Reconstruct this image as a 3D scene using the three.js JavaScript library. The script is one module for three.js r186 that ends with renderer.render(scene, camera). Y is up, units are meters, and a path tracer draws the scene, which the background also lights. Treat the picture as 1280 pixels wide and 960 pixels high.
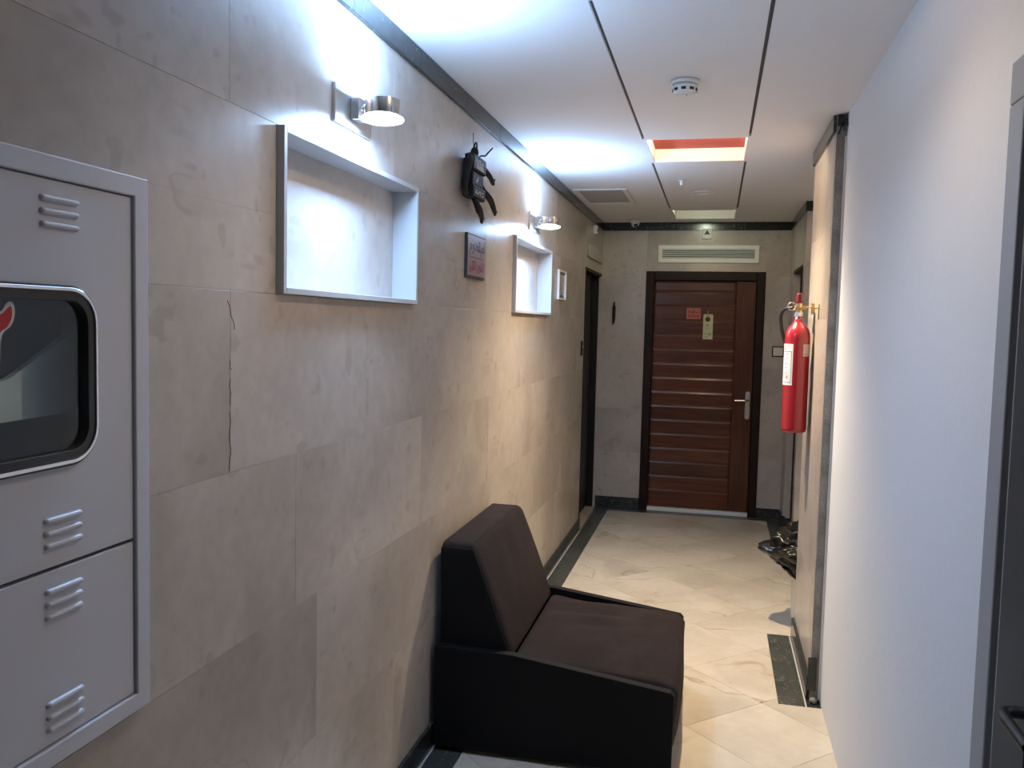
import * as THREE from 'three';
import { RoundedBoxGeometry } from 'three/addons/geometries/RoundedBoxGeometry.js';
import { mergeGeometries, mergeVertices } from 'three/addons/utils/BufferGeometryUtils.js';
import { RectAreaLightUniformsLib } from 'three/addons/lights/RectAreaLightUniformsLib.js';

// ---------------------------------------------------------------- camera, exposure, lamp strengths
const scene = new THREE.Scene();
scene.background = new THREE.Color(0x000000);
const camera = new THREE.PerspectiveCamera(47.97, 1280 / 960, 0.05, 40);
camera.rotation.order = 'YXZ';
camera.rotation.set(-3.965 * Math.PI / 180, 13.2 * Math.PI / 180, 1.3388 * Math.PI / 180);
camera.position.set(0, 1.6, 0);
const renderer = new THREE.WebGLRenderer({ antialias: true });
renderer.toneMapping = THREE.LinearToneMapping;
renderer.toneMappingExposure = 1.05;
renderer.shadowMap.enabled = true;
RectAreaLightUniformsLib.init();
const SCONCE_UP = 610, SCONCE_DOWN = 350;         // nits of the two glowing faces of a wall light
const COOL = new THREE.Color().setRGB(0.375, 0.645, 1.07), WARM = new THREE.Color().setRGB(1.0, 0.80, 0.52), GREENISH = new THREE.Color().setRGB(0.9, 1.0, 0.76);
const BULB_FAR = 18.5, BULB_NEAR = 1.0, BULB_END = 0.24;               // candela of the bulbs inside the ceiling recesses
const ALCOVE = 3;

// ---------------------------------------------------------------- random, noise, textures
let seed = 7;
const rnd = () => { seed = (seed * 1664525 + 1013904223) >>> 0; return seed / 4294967296; };
const hash = (x, y, s) => { let h = (x * 374761393 + y * 668265263 + s * 2147483647) | 0; h = Math.imul(h ^ (h >>> 13), 1274126177); h ^= h >>> 16; return (h >>> 0) / 4294967296; };
function vnoise(x, y, px, py, s) {                 // value noise that repeats after px, py cells
  const xi = Math.floor(x), yi = Math.floor(y), fx = x - xi, fy = y - yi, u = fx * fx * (3 - 2 * fx), v = fy * fy * (3 - 2 * fy);
  const m = (a, b) => ((a % b) + b) % b, x0 = m(xi, px), x1 = m(xi + 1, px), y0 = m(yi, py), y1 = m(yi + 1, py);
  const a = hash(x0, y0, s), b = hash(x1, y0, s), c = hash(x0, y1, s), d = hash(x1, y1, s);
  return a + (b - a) * u + (c - a) * v + (a - b - c + d) * u * v;
}
function fbm(u, v, fx, fy, oct, s) {
  let r = 0, a = 0.5, t = 0;
  for (let i = 0; i < oct; i++) { r += a * vnoise(u * fx, v * fy, fx, fy, s + i * 17); t += a; a *= 0.5; fx *= 2; fy *= 2; }
  return r / t;
}
const toS = (c) => (c <= 0.0031308 ? c * 12.92 : 1.055 * Math.pow(c, 1 / 2.4) - 0.055);
function texture(n, metres, f, srgb = true) {
  const d = new Uint8Array(n * n * 4);
  for (let y = 0; y < n; y++) for (let x = 0; x < n; x++) {
    const c = f((x + 0.5) / n, (y + 0.5) / n), o = (y * n + x) * 4;
    for (let k = 0; k < 3; k++) d[o + k] = Math.max(0, Math.min(255, Math.round(255 * (srgb ? toS(Math.max(0, c[k])) : c[k]))));
    d[o + 3] = 255;
  }
  const t = new THREE.DataTexture(d, n, n);
  t.wrapS = t.wrapT = THREE.RepeatWrapping; t.magFilter = THREE.LinearFilter; t.minFilter = THREE.LinearMipmapLinearFilter; t.generateMipmaps = true;
  if (srgb) t.colorSpace = THREE.SRGBColorSpace;
  t.repeat.set(1 / metres, 1 / metres); t.needsUpdate = true;
  return t;
}
const mix = (a, b, t) => a.map((v, i) => v + (b[i] - v) * t);
const sstep = (a, b, x) => { const t = Math.max(0, Math.min(1, (x - a) / (b - a))); return t * t * (3 - 2 * t); };
const wallMarble = texture(1024, 1.7, (u, v) => {
  const w = fbm(u, v, 3, 3, 4, 11), n = fbm(u + w * 0.25, v + w * 0.2, 4, 4, 6, 3), f = fbm(u, v, 60, 60, 3, 40);
  const vein = sstep(0.012, 0, Math.abs(fbm(u + w * 0.3, v, 3, 5, 5, 71) - 0.5)) * sstep(0.45, 0.7, fbm(u, v, 5, 5, 3, 90));
  const spot = sstep(0.73, 0.8, fbm(u, v, 26, 26, 3, 55));
  let c = mix([0.395, 0.345, 0.305], [0.50, 0.445, 0.395], sstep(0.25, 0.75, n));
  c = mix(c, [0.27, 0.22, 0.18], 0.3 * vein + 0.25 * spot);
  return c.map((k) => k * (0.93 + 0.14 * f));
});
const floorMarble = texture(1024, 1.5, (u, v) => {
  const w = fbm(u, v, 3, 3, 4, 211), n = fbm(u + w * 0.3, v + w * 0.3, 4, 4, 6, 203), f = fbm(u, v, 50, 50, 3, 240);
  const vein = sstep(0.02, 0, Math.abs(fbm(u + w * 0.35, v + w * 0.2, 3, 3, 5, 271) - 0.5)) * sstep(0.4, 0.75, fbm(u, v, 4, 4, 3, 290));
  let c = mix([0.50, 0.435, 0.35], [0.60, 0.535, 0.44], sstep(0.25, 0.7, n));
  c = mix(c, [0.30, 0.20, 0.125], 0.6 * vein);
  return c.map((k) => k * (0.95 + 0.1 * f));
});
const blackMarble = texture(512, 0.5, (u, v) => {
  const n = fbm(u, v, 5, 5, 5, 311), w = fbm(u, v, 3, 3, 3, 330), vein = sstep(0.016, 0, Math.abs(fbm(u + w * 0.4, v, 5, 5, 4, 371) - 0.5)), fl = sstep(0.7, 0.8, fbm(u, v, 40, 40, 2, 390));
  return mix(mix([0.010, 0.013, 0.014], [0.034, 0.038, 0.036], n), [0.22, 0.23, 0.22], 0.14 * vein + 0.26 * fl);
});
const plasterBump = texture(512, 0.5, (u, v) => { const n = fbm(u, v, 24, 24, 4, 401) * 0.6 + fbm(u, v, 3, 3, 3, 420) * 0.4; return [n, n, n]; }, false);
const suede = texture(512, 0.45, (u, v) => { const n = fbm(u, v, 6, 6, 5, 501), f = fbm(u, v, 90, 90, 2, 520); return mix([0.014, 0.0092, 0.0086], [0.025, 0.0172, 0.0165], n).map((k) => k * (0.8 + 0.4 * f)); });
const suedeBump = texture(512, 0.25, (u, v) => { const n = fbm(u, v, 100, 100, 2, 601) * 0.7 + fbm(u, v, 8, 8, 3, 620) * 0.3; return [n, n, n]; }, false);
const wood = texture(1024, 0.9, (u, v) => {
  const w = fbm(u, v, 2, 8, 4, 701), n = fbm(u, v + w * 0.05, 3, 44, 5, 711), p = fbm(u, v, 6, 150, 3, 740);
  return mix(mix([0.075, 0.020, 0.0085], [0.112, 0.031, 0.0125], sstep(0.3, 0.7, n)), [0.05, 0.014, 0.006], 0.4 * sstep(0.6, 0.72, p));
});
const mortar = texture(512, 0.4, (u, v) => { const n = fbm(u, v, 6, 8, 6, 801), f = fbm(u, v, 60, 60, 3, 820); return mix([0.17, 0.155, 0.14], [0.33, 0.31, 0.285], n).map((k) => k * (0.75 + 0.5 * f)); });

function mat(color, roughness = 0.6, opts = {}) { return new THREE.MeshPhysicalMaterial({ color: Array.isArray(color) ? new THREE.Color().setRGB(...color) : color, roughness, side: THREE.DoubleSide, ...opts }); }
const tones = (n, f, map, rough, extra = {}) => Array.from({ length: n }, (_, i) => mat(f(i / (n - 1)), rough, { map, ...extra }));
const M = {
  wallTiles: tones(7, (t) => [0.94 + 0.09 * t, 0.94 + 0.085 * t, 0.94 + 0.08 * t], wallMarble, 0.27),
  floorTiles: tones(6, (t) => [1.0 + 0.1 * t, 1.0 + 0.1 * t, 0.99 + 0.1 * t], floorMarble, 0.22),
  blackStone: tones(3, (t) => [0.85 + 0.3 * t, 0.85 + 0.3 * t, 0.85 + 0.3 * t], blackMarble, 0.2),
  borderStone: tones(3, (t) => [1.9 + 0.5 * t, 1.8 + 0.5 * t, 1.6 + 0.4 * t], blackMarble, 0.3),
  grout: mat([0.5, 0.46, 0.42], 0.8), darkGrout: mat([0.26, 0.21, 0.16], 0.9),
  core: mat([0.35, 0.33, 0.3], 0.95),
  ceiling: mat([0.86, 0.85, 0.85], 0.9, { bumpMap: plasterBump, bumpScale: 0.0006 }),
  ceilingVoid: mat([0.16, 0.15, 0.15], 0.95),
  recessWhite: mat([0.6, 0.57, 0.53], 0.8), recessRed: mat([0.42, 0.06, 0.045], 0.75),
  paint: mat([0.73, 0.74, 0.76], 0.75, { bumpMap: plasterBump, bumpScale: 0.0012 }),
  mortar: mat([1, 1, 1], 0.95, { map: mortar, bumpMap: mortar, bumpScale: 0.004 }),
  plaster: mat([0.72, 0.71, 0.69], 0.95),
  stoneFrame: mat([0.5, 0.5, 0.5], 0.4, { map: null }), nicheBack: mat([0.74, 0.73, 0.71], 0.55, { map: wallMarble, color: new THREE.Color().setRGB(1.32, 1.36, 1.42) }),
  steel: mat([0.55, 0.565, 0.63], 0.38, { clearcoat: 0.3, clearcoatRoughness: 0.3 }), seam: mat([0.03, 0.03, 0.035], 0.8),
  rubber: mat([0.012, 0.012, 0.013], 0.45), chrome: mat([0.75, 0.75, 0.76], 0.18, { metalness: 1 }), satin: mat([0.6, 0.6, 0.6], 0.32, { metalness: 1 }),
  brass: mat([0.62, 0.46, 0.24], 0.3, { metalness: 1 }), blackMetal: mat([0.008, 0.010, 0.013], 0.5, { specularIntensity: 0.5 }), blackPlastic: mat([0.02, 0.02, 0.022], 0.5),
  white: mat([0.86, 0.87, 0.84], 0.4), cream: mat([0.70, 0.65, 0.55], 0.45), greyPaint: mat([0.30, 0.31, 0.33], 0.5), darkDoor: mat([0.045, 0.046, 0.052], 0.5),
  suede: mat([1, 1, 1], 0.92, { map: suede, bumpMap: suedeBump, bumpScale: 0.0012, specularIntensity: 0.3, sheen: 0.08, sheenRoughness: 0.6, sheenColor: new THREE.Color().setRGB(0.3, 0.24, 0.22) }),
  leather: mat([0.0035, 0.0033, 0.0038], 0.7, { specularIntensity: 0.35, bumpMap: suedeBump, bumpScale: 0.0004 }),
  wood: tones(4, (t) => [0.85 + 0.35 * t, 0.85 + 0.33 * t, 0.85 + 0.3 * t], wood, 0.5, { specularIntensity: 0.4, clearcoat: 0.45, clearcoatRoughness: 0.2 }),
  darkWood: mat([0.14, 0.15, 0.19], 0.5, { map: wood, specularIntensity: 0.5 }), navy: mat([0.009, 0.009, 0.012], 0.5, { specularIntensity: 0.5 }),
  red: mat([0.31, 0.006, 0.016], 0.3, { clearcoat: 0.7, clearcoatRoughness: 0.12 }), darkRed: mat([0.16, 0.008, 0.012], 0.4),
  bag: mat([0.006, 0.0055, 0.005], 0.26, { specularIntensity: 0.8 }), bin: mat([0.72, 0.70, 0.64], 0.45),
  glass: mat([0.82, 0.9, 0.9], 0.02, { transmission: 1, thickness: 0 }),
};

// ---------------------------------------------------------------- building helpers
const names = new Map();
function numbered(n) { const k = names.get(n) || 0; names.set(n, k + 1); return k ? n + '_' + String(k).padStart(3, '0') : n; }
function put(o, parent) { if (o.isMesh) { o.castShadow = true; o.receiveShadow = true; } (parent || scene).add(o); return o; }
function mesh(name, geos, m, parent) {
  let g = Array.isArray(geos) ? (geos.length > 1 ? mergeGeometries(geos.map((q) => { const r = q.index ? q.toNonIndexed() : q; for (const a of Object.keys(r.attributes)) if (!['position', 'normal', 'uv'].includes(a)) r.deleteAttribute(a); return r; })) : geos[0]) : geos;
  const o = new THREE.Mesh(g, m); o.name = numbered(name); return put(o, parent);
}
function tag(o, label, category, group) { o.userData.label = label; if (category) o.userData.category = category; if (group) o.userData.group = group; return o; }
function thing(name, label, category, pos = [0, 0, 0], group) { const o = new THREE.Group(); o.name = numbered(name); o.position.set(...pos); scene.add(o); return tag(o, label, category, group); }
function struct(name, label) { const o = new THREE.Group(); o.name = numbered(name); o.userData.kind = 'structure'; if (label) o.userData.label = label; scene.add(o); return o; }

function metreUV(g) {                               // uv in metres, by the main direction of each face
  g = g.index ? g.toNonIndexed() : g; const p = g.attributes.position, n = g.attributes.normal, uv = new Float32Array(p.count * 2);
  for (let i = 0; i < p.count; i++) {
    const ax = Math.abs(n.getX(i)), ay = Math.abs(n.getY(i)), az = Math.abs(n.getZ(i));
    const [u, v] = ax >= ay && ax >= az ? [p.getZ(i), p.getY(i)] : ay >= az ? [p.getX(i), p.getZ(i)] : [p.getX(i), p.getY(i)];
    uv[2 * i] = u; uv[2 * i + 1] = v;
  }
  g.setAttribute('uv', new THREE.BufferAttribute(uv, 2)); return g;
}
function box(x0, x1, y0, y1, z0, z1, r = 0.0015) {
  const w = Math.abs(x1 - x0), h = Math.abs(y1 - y0), d = Math.abs(z1 - z0), q = Math.min(r, 0.45 * Math.min(w, h, d));
  const g = q > 0 ? new RoundedBoxGeometry(w, h, d, 1, q) : new THREE.BoxGeometry(w, h, d);
  g.translate((x0 + x1) / 2, (y0 + y1) / 2, (z0 + z1) / 2); return metreUV(g);
}
const V = (x, y, z) => new THREE.Vector3(x, y, z);
const FACE = {                                       // in-plane directions and outward normal
  left: [V(0, 0, -1), V(0, 1, 0), V(1, 0, 0)], far: [V(1, 0, 0), V(0, 1, 0), V(0, 0, 1)], right: [V(0, 0, 1), V(0, 1, 0), V(-1, 0, 0)],
  rear: [V(-1, 0, 0), V(0, 1, 0), V(0, 0, -1)], floor: [V(1, 0, 0), V(0, 0, -1), V(0, 1, 0)],
};
function slab(poly, face, at, t, ch = 0.001, uv = [0, 0], swap = false, wide = ch) {   // a chamfered convex piece; "at" is where its front lies along the normal
  const [U, W, N] = FACE[face], a = [], n = poly.length;
  let area = 0; for (let i = 0; i < n; i++) { const [x0, y0] = poly[i], [x1, y1] = poly[(i + 1) % n]; area += x0 * y1 - x1 * y0; }
  const P = area < 0 ? poly.slice().reverse() : poly;
  const ins = P.map((p, i) => {                      // inset corner
    const b = P[(i + n - 1) % n], c = P[(i + 1) % n], e1 = [p[0] - b[0], p[1] - b[1]], e2 = [c[0] - p[0], c[1] - p[1]], l1 = Math.hypot(...e1) || 1, l2 = Math.hypot(...e2) || 1;
    const n1 = [-e1[1] / l1, e1[0] / l1], n2 = [-e2[1] / l2, e2[0] / l2], k = 1 + n1[0] * n2[0] + n1[1] * n2[1];
    return [p[0] + wide * (n1[0] + n2[0]) / Math.max(k, 0.3), p[1] + wide * (n1[1] + n2[1]) / Math.max(k, 0.3)];
  });
  const pos = [], tex = [], at3 = (p, d) => V(0, 0, 0).addScaledVector(U, p[0]).addScaledVector(W, p[1]).addScaledVector(N, d);
  const tri = (...q) => q.forEach(([p, d]) => { const v = at3(p, d); pos.push(v.x, v.y, v.z); const s = [p[0] + uv[0] + (d - at) * 0.7, p[1] + uv[1] + (d - at) * 0.7]; swap ? tex.push(s[1], s[0]) : tex.push(s[0], s[1]); });
  for (let i = 1; i < n - 1; i++) { tri([ins[0], at], [ins[i], at], [ins[i + 1], at]); tri([P[0], at - t], [P[i + 1], at - t], [P[i], at - t]); }
  for (let i = 0; i < n; i++) {
    const j = (i + 1) % n;
    tri([P[i], at - ch], [P[j], at - ch], [ins[j], at]); tri([P[i], at - ch], [ins[j], at], [ins[i], at]);
    tri([P[i], at - t], [P[j], at - t], [P[j], at - ch]); tri([P[i], at - t], [P[j], at - ch], [P[i], at - ch]);
  }
  const g = new THREE.BufferGeometry();
  g.setAttribute('position', new THREE.Float32BufferAttribute(pos, 3)); g.setAttribute('uv', new THREE.Float32BufferAttribute(tex, 2)); g.computeVertexNormals(); return g;
}
const rect = (u0, u1, v0, v1) => [[u0, v0], [u1, v0], [u1, v1], [u0, v1]];
function minus(r, holes) {                           // a rectangle [u0,u1,v0,v1] without the holes, as rectangles
  let list = [r];
  for (const h of holes) list = list.flatMap(([a, b, c, d]) => {
    const u0 = Math.max(a, h[0]), u1 = Math.min(b, h[1]), v0 = Math.max(c, h[2]), v1 = Math.min(d, h[3]);
    if (u0 >= u1 || v0 >= v1) return [[a, b, c, d]];
    return [[a, b, c, v0], [a, b, v1, d], [a, u0, v0, v1], [u1, b, v0, v1]].filter((q) => q[1] - q[0] > 0.004 && q[3] - q[2] > 0.004);
  });
  return list;
}
const GAP = 0.0004;
// rows of stone tiles on a wall: every tile a mesh of its own under the wall
function tileRows(parent, face, at, rows, u0, u1, joints, holes = [], len = 0.93, matOf) {
  rows.forEach(([v0, v1], r) => {
    const cuts = [u0], first = joints[r % joints.length];
    for (let u = first + Math.ceil((u0 + 0.03 - first) / len) * len; u < u1 - 0.03; u += len) cuts.push(u);
    cuts.push(u1);
    for (let i = 0; i + 1 < cuts.length; i++) {
      const off = [rnd() * 1.7, rnd() * 1.7], pieces = minus([cuts[i] + GAP, cuts[i + 1] - GAP, v0 + GAP, v1 - GAP], holes);
      const k = Math.floor(rnd() * 6.99), m = M.wallTiles[k];
      if (pieces.length) mesh('tile', pieces.map((q) => slab(rect(...q), face, at, 0.018, 0.0004, off)), m, parent);
    }
  });
}
function stoneStrip(parent, name, face, at, t, u0, u1, v0, v1, len, first = u0) {   // black stone skirting, cornice and floor border, in lengths
  const along = u1 - u0 >= v1 - v0, a0 = along ? u0 : v0, a1 = along ? u1 : v1, cuts = [a0];
  for (let c = first + Math.ceil((a0 + 0.05 - first) / len) * len; c < a1 - 0.05; c += len) cuts.push(c);
  cuts.push(a1);
  for (let i = 0; i + 1 < cuts.length; i++) {
    const q = along ? rect(cuts[i] + 0.0006, cuts[i + 1] - 0.0006, v0, v1) : rect(u0, u1, cuts[i] + 0.0006, cuts[i + 1] - 0.0006);
    mesh(name, slab(q, face, at, t, 0.001, [rnd(), rnd()]), (name === 'border_tile' ? M.borderStone : M.blackStone)[Math.floor(rnd() * 2.99)], parent);
  }
}
function holedPlate(u0, u1, v0, v1, holes, face, back, t) {  // a flat plate with rectangular holes
  const s = new THREE.Shape([new THREE.Vector2(u0, v0), new THREE.Vector2(u1, v0), new THREE.Vector2(u1, v1), new THREE.Vector2(u0, v1)]);
  for (const h of holes) s.holes.push(new THREE.Path([new THREE.Vector2(h[0], h[2]), new THREE.Vector2(h[0], h[3]), new THREE.Vector2(h[1], h[3]), new THREE.Vector2(h[1], h[2])]));
  const g = new THREE.ExtrudeGeometry(s, { depth: t, bevelEnabled: false }), [U, W, N] = FACE[face];
  g.applyMatrix4(new THREE.Matrix4().makeBasis(U, W, N).setPosition(N.clone().multiplyScalar(back))); return metreUV(g);
}
function tube(points, r, seg = 24, rad = 8, closed = false) { const g = new THREE.TubeGeometry(new THREE.CatmullRomCurve3(points.map((p) => (p.isVector3 ? p : V(...p))), closed), seg, r, rad, closed); return g.toNonIndexed(); }
function taperTube(points, radii, seg = 28, rad = 10) {     // a tube whose radius runs through the given values
  const c = new THREE.CatmullRomCurve3(points.map((p) => V(...p))), g = new THREE.TubeGeometry(c, seg, 1, rad), p = g.attributes.position;
  for (let i = 0; i <= seg; i++) {
    const o = c.getPointAt(i / seg), f = i / seg * (radii.length - 1), k = Math.min(Math.floor(f), radii.length - 2), r = radii[k] + (radii[k + 1] - radii[k]) * (f - k);
    for (let j = 0; j <= rad; j++) { const q = i * (rad + 1) + j; p.setXYZ(q, o.x + (p.getX(q) - o.x) * r, o.y + (p.getY(q) - o.y) * r, o.z + (p.getZ(q) - o.z) * r); }
  }
  g.computeVertexNormals(); return g.toNonIndexed();
}
const lathe = (pts, seg = 40) => new THREE.LatheGeometry(pts.map((p) => new THREE.Vector2(...p)), seg).toNonIndexed();
const cyl = (r0, r1, h, seg = 32) => new THREE.CylinderGeometry(r0, r1, h, seg).toNonIndexed();
const moved = (g, x, y, z) => { g.translate(x, y, z); return g; };
function roundedGrid(w, h, d, r, nx, ny, nz, deform) {       // a soft box with enough vertices to bend
  let g = new THREE.BoxGeometry(w, h, d, nx, ny, nz); const p = g.attributes.position, v = V(0, 0, 0), q = V(0, 0, 0);
  for (let i = 0; i < p.count; i++) {
    v.fromBufferAttribute(p, i); q.set(Math.max(-w / 2 + r, Math.min(w / 2 - r, v.x)), Math.max(-h / 2 + r, Math.min(h / 2 - r, v.y)), Math.max(-d / 2 + r, Math.min(d / 2 - r, v.z)));
    const e = v.clone().sub(q); if (e.length() > 1e-6) v.copy(q).addScaledVector(e.normalize(), r);
    if (deform) deform(v); p.setXYZ(i, v.x, v.y, v.z);
  }
  g.deleteAttribute('uv'); g.deleteAttribute('normal'); g = mergeVertices(g, 1e-5); g.computeVertexNormals(); return metreUV(g);
}
function canvasTexture(w, h, draw) {
  const c = document.createElement('canvas'); c.width = w; c.height = h; const x = c.getContext('2d'); draw(x, w, h);
  const t = new THREE.CanvasTexture(c); t.colorSpace = THREE.SRGBColorSpace; t.magFilter = THREE.LinearFilter; t.anisotropy = 8; return t;
}
function printed(face, at, u0, u1, v0, v1, tex, rough = 0.5) {  // a thin printed sheet, uv 0..1 over its front
  const [U, W, N] = FACE[face], g = new THREE.PlaneGeometry(u1 - u0, v1 - v0); g.translate((u0 + u1) / 2, (v0 + v1) / 2, at);
  g.applyMatrix4(new THREE.Matrix4().makeBasis(U, W, N)); return [g, mat([1, 1, 1], rough, { map: tex })];
}

// ---------------------------------------------------------------- measures of the corridor
const XL = -0.994, H = 2.5, HC = 2.431, ZF = -7.576, XW = 0.497, XC = 0.455, XR = 0.585, ZR = 2.2, ZC0 = -3.87, ZC1 = -4.66, ZA = -6.37;
const rows = [[0.092, 0.497], [0.497, 0.885], [0.885, 1.271], [1.271, 1.657], [1.657, 2.043], [2.043, HC]];
const NICHES = [[1.825, 2.745], [4.19, 5.145]];
const OPENINGS = [[-2.41, -1.86], [-4.83, -4.265], [-7.33, -6.785]], OX0 = -0.364, OX1 = 0.112;
const DOOR_L = 6.63;                                  // the left doorway starts here (distance from the camera)

// ---------------------------------------------------------------- floor
{
  const f = struct('floor');
  mesh('floor_slab', box(-1.25, 1.75, -0.12, -0.012, ZF - 0.25, ZR + 0.1, 0), M.darkGrout, f);
  // square tiles laid on the diagonal, cut along the borders
  const S = 0.44, A = [0.252, 3.768], c45 = Math.SQRT1_2;
  const fields = [[-0.863, XW + 0.03, -ZR, 3.78], [-0.863, 0.322, 3.78, 4.66], [-0.863, 1.62, 4.66, 6.3], [-0.863, 0.47, 6.3, 7.452], [-1.12, -0.994, 6.66, 7.576]];
  const clip = (poly, [x0, x1, y0, y1]) => {
    for (const [ax, lim, s] of [[0, x0, 1], [0, x1, -1], [1, y0, 1], [1, y1, -1]]) {
      const out = [];
      poly.forEach((p, i) => { const q = poly[(i + 1) % poly.length], a = (p[ax] - lim) * s, b = (q[ax] - lim) * s; if (a >= 0) out.push(p); if (a * b < 0) { const t = a / (a - b); out.push([p[0] + (q[0] - p[0]) * t, p[1] + (q[1] - p[1]) * t]); } });
      poly = out; if (poly.length < 3) return null;
    }
    let area = 0; poly.forEach((p, i) => { const q = poly[(i + 1) % poly.length]; area += p[0] * q[1] - q[0] * p[1]; });
    return Math.abs(area) > 0.0008 ? poly : null;
  };
  for (let i = -16; i < 22; i++) for (let j = -22; j < 16; j++) {
    const g = 0.0007, cs = [[i * S + g, j * S + g], [(i + 1) * S - g, j * S + g], [(i + 1) * S - g, (j + 1) * S - g], [i * S + g, (j + 1) * S - g]].map(([a, b]) => [A[0] + (a + b) * c45, A[1] + (a - b) * c45]);
    const off = [hash(i, j, 5) * 1.5, hash(i, j, 9) * 1.5], parts = fields.map((r) => clip(cs, r)).filter(Boolean);
    if (parts.length) mesh('tile', parts.map((p) => slab(p, 'floor', 0, 0.012, 0.0004, off)), M.floorTiles[Math.floor(hash(i, j, 2) * 5.99)], f);
  }
  stoneStrip(f, 'border_tile', 'floor', 0.0004, 0.012, -0.974, -0.864, -ZR, 7.45, 0.52, 0.21);
  stoneStrip(f, 'border_tile', 'floor', 0.0004, 0.012, -0.994, 0.59, 7.453, 7.57, 0.6);
  stoneStrip(f, 'border_tile', 'floor', 0.0004, 0.012, 0.323, 0.432, 3.782, 4.66, 0.9, 3.782);
  stoneStrip(f, 'border_tile', 'floor', 0.0004, 0.012, 0.471, 0.585, 6.3, 7.452, 0.6);
  mesh('grout_line', [box(-0.981, -0.9745, -0.012, 0.0012, -6.6, ZR, 0), box(0.4325, 0.439, -0.012, 0.0012, -4.66, -3.78, 0), box(-0.994, 0.6, -0.012, 0.0012, ZF, ZF + 0.006, 0)], M.grout, f);
  mesh('tile', box(0.439, XW, -0.012, 0, -4.66, -3.78, 0), M.blackStone[1], f);
}

// ---------------------------------------------------------------- ceiling
{
  const c = struct('ceiling'), x0 = -1.25, x1 = 1.75, z0 = ZF - 0.25, z1 = ZR + 0.1, g = 0.0065, holes = OPENINGS.map(([a, b]) => [OX0, OX1, a, b]);
  const grooves = [];
  const ends = [[-6.765, -4.86], [-4.235, -2.44], [-1.83, ZR - 0.05]];
  for (const [a, b] of ends) grooves.push([OX0 - 0.012 - g, OX0 - 0.012 + g, a, b], [OX1 + 0.006 - g, OX1 + 0.006 + g, a, b]);
  const plate = (hs, y, t) => { const s = new THREE.Shape([[x0, z0], [x1, z0], [x1, z1], [x0, z1]].map((p) => new THREE.Vector2(...p))); for (const h of hs) s.holes.push(new THREE.Path([[h[0], h[2]], [h[0], h[3]], [h[1], h[3]], [h[1], h[2]]].map((p) => new THREE.Vector2(...p)))); const e = new THREE.ExtrudeGeometry(s, { depth: t, bevelEnabled: false }); e.rotateX(Math.PI / 2); e.translate(0, y + t, 0); return metreUV(e); };
  mesh('plasterboard', plate([...holes, ...grooves], H, 0.012), M.ceiling, c);
  mesh('upper_board', plate(holes, H + 0.012, 0.056), M.ceilingVoid, c);
  mesh('cover_slab', box(x0, x1, H + 0.075, H + 0.2, z0, z1, 0), M.ceilingVoid, c);
  OPENINGS.forEach(([a, b], i) => {
    const k = 0.004, y0 = H + 0.001, y1 = H + 0.068;
    const walls = [box(OX0, OX1, y0, y1, a, a + k, 0), box(OX0, OX1, y0, y1, b - k, b, 0), box(OX0, OX0 + k, y0, y1, a + k, b - k, 0), box(OX1 - k, OX1, y0, y1, a + k, b - k, 0)];
    mesh('recess_lining', walls, M.recessWhite, c);
    mesh('recess_panel', box(OX0, OX1, H + 0.068, H + 0.0745, a, b, 0), i === 2 ? M.recessWhite : M.recessRed, c);
  });
}

// ---------------------------------------------------------------- left wall
const nicheHoles = NICHES.map(([a, b]) => [a, b, 1.657, 2.043]), CAB = [0.6, 1.335, 0.9, 1.836], leftHoles = [...nicheHoles, CAB];
{
  const w = struct('wall_left');
  mesh('wall_core', holedPlate(-ZR - 0.1, DOOR_L, -0.1, H, leftHoles, 'left', XL - 0.2, 0.1988), M.grout, w);
  mesh('wall_core', box(XL - 0.2, XL - 0.0012, 2.062, H, ZF, -DOOR_L, 0), M.grout, w);
  mesh('wall_core', box(XL - 0.24, XL - 0.2, -0.1, H, ZF - 0.2, ZR + 0.1, 0), M.core, w);
  tileRows(w, 'left', XL, rows, -ZR, DOOR_L, [2.62, 2.98, 1.93, 1.634, 1.825, 3.49], leftHoles);
  tileRows(w, 'left', XL, [[2.062, HC]], DOOR_L, -ZF, [6.63]);
  for (const [y0, y1, n] of [[1.275, 1.40, 6], [1.415, 1.47, 4], [1.49, 1.51, 3], [1.575, 1.635, 4]]) mesh('crack', tube(Array.from({ length: n + 1 }, (_, i) => [XL + 0.0002, y0 + (y1 - y0) * i / n, -1.632 + 0.008 * (rnd() - 0.5) + (y0 > 1.5 ? -0.02 + 0.03 * i / n : 0)]), 0.0008, 14, 5), M.seam, w);
  // jamb of the doorway in the same stone
  mesh('tile', box(XL - 0.1, XL, 2.055, 2.062, ZF, -DOOR_L, 0), M.wallTiles[2], w);
  const k = struct('baseboard_left'); stoneStrip(k, 'stone_strip', 'left', XL + 0.012, 0.012, -ZR, DOOR_L - 0.01, 0, 0.092, 0.61, 0.3);
  const t = struct('trim_1'); stoneStrip(t, 'stone_strip', 'left', XL + 0.012, 0.0125, -ZR, -ZF - 0.012, HC, H - 0.0005, 0.54, 2.764);
}
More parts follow.
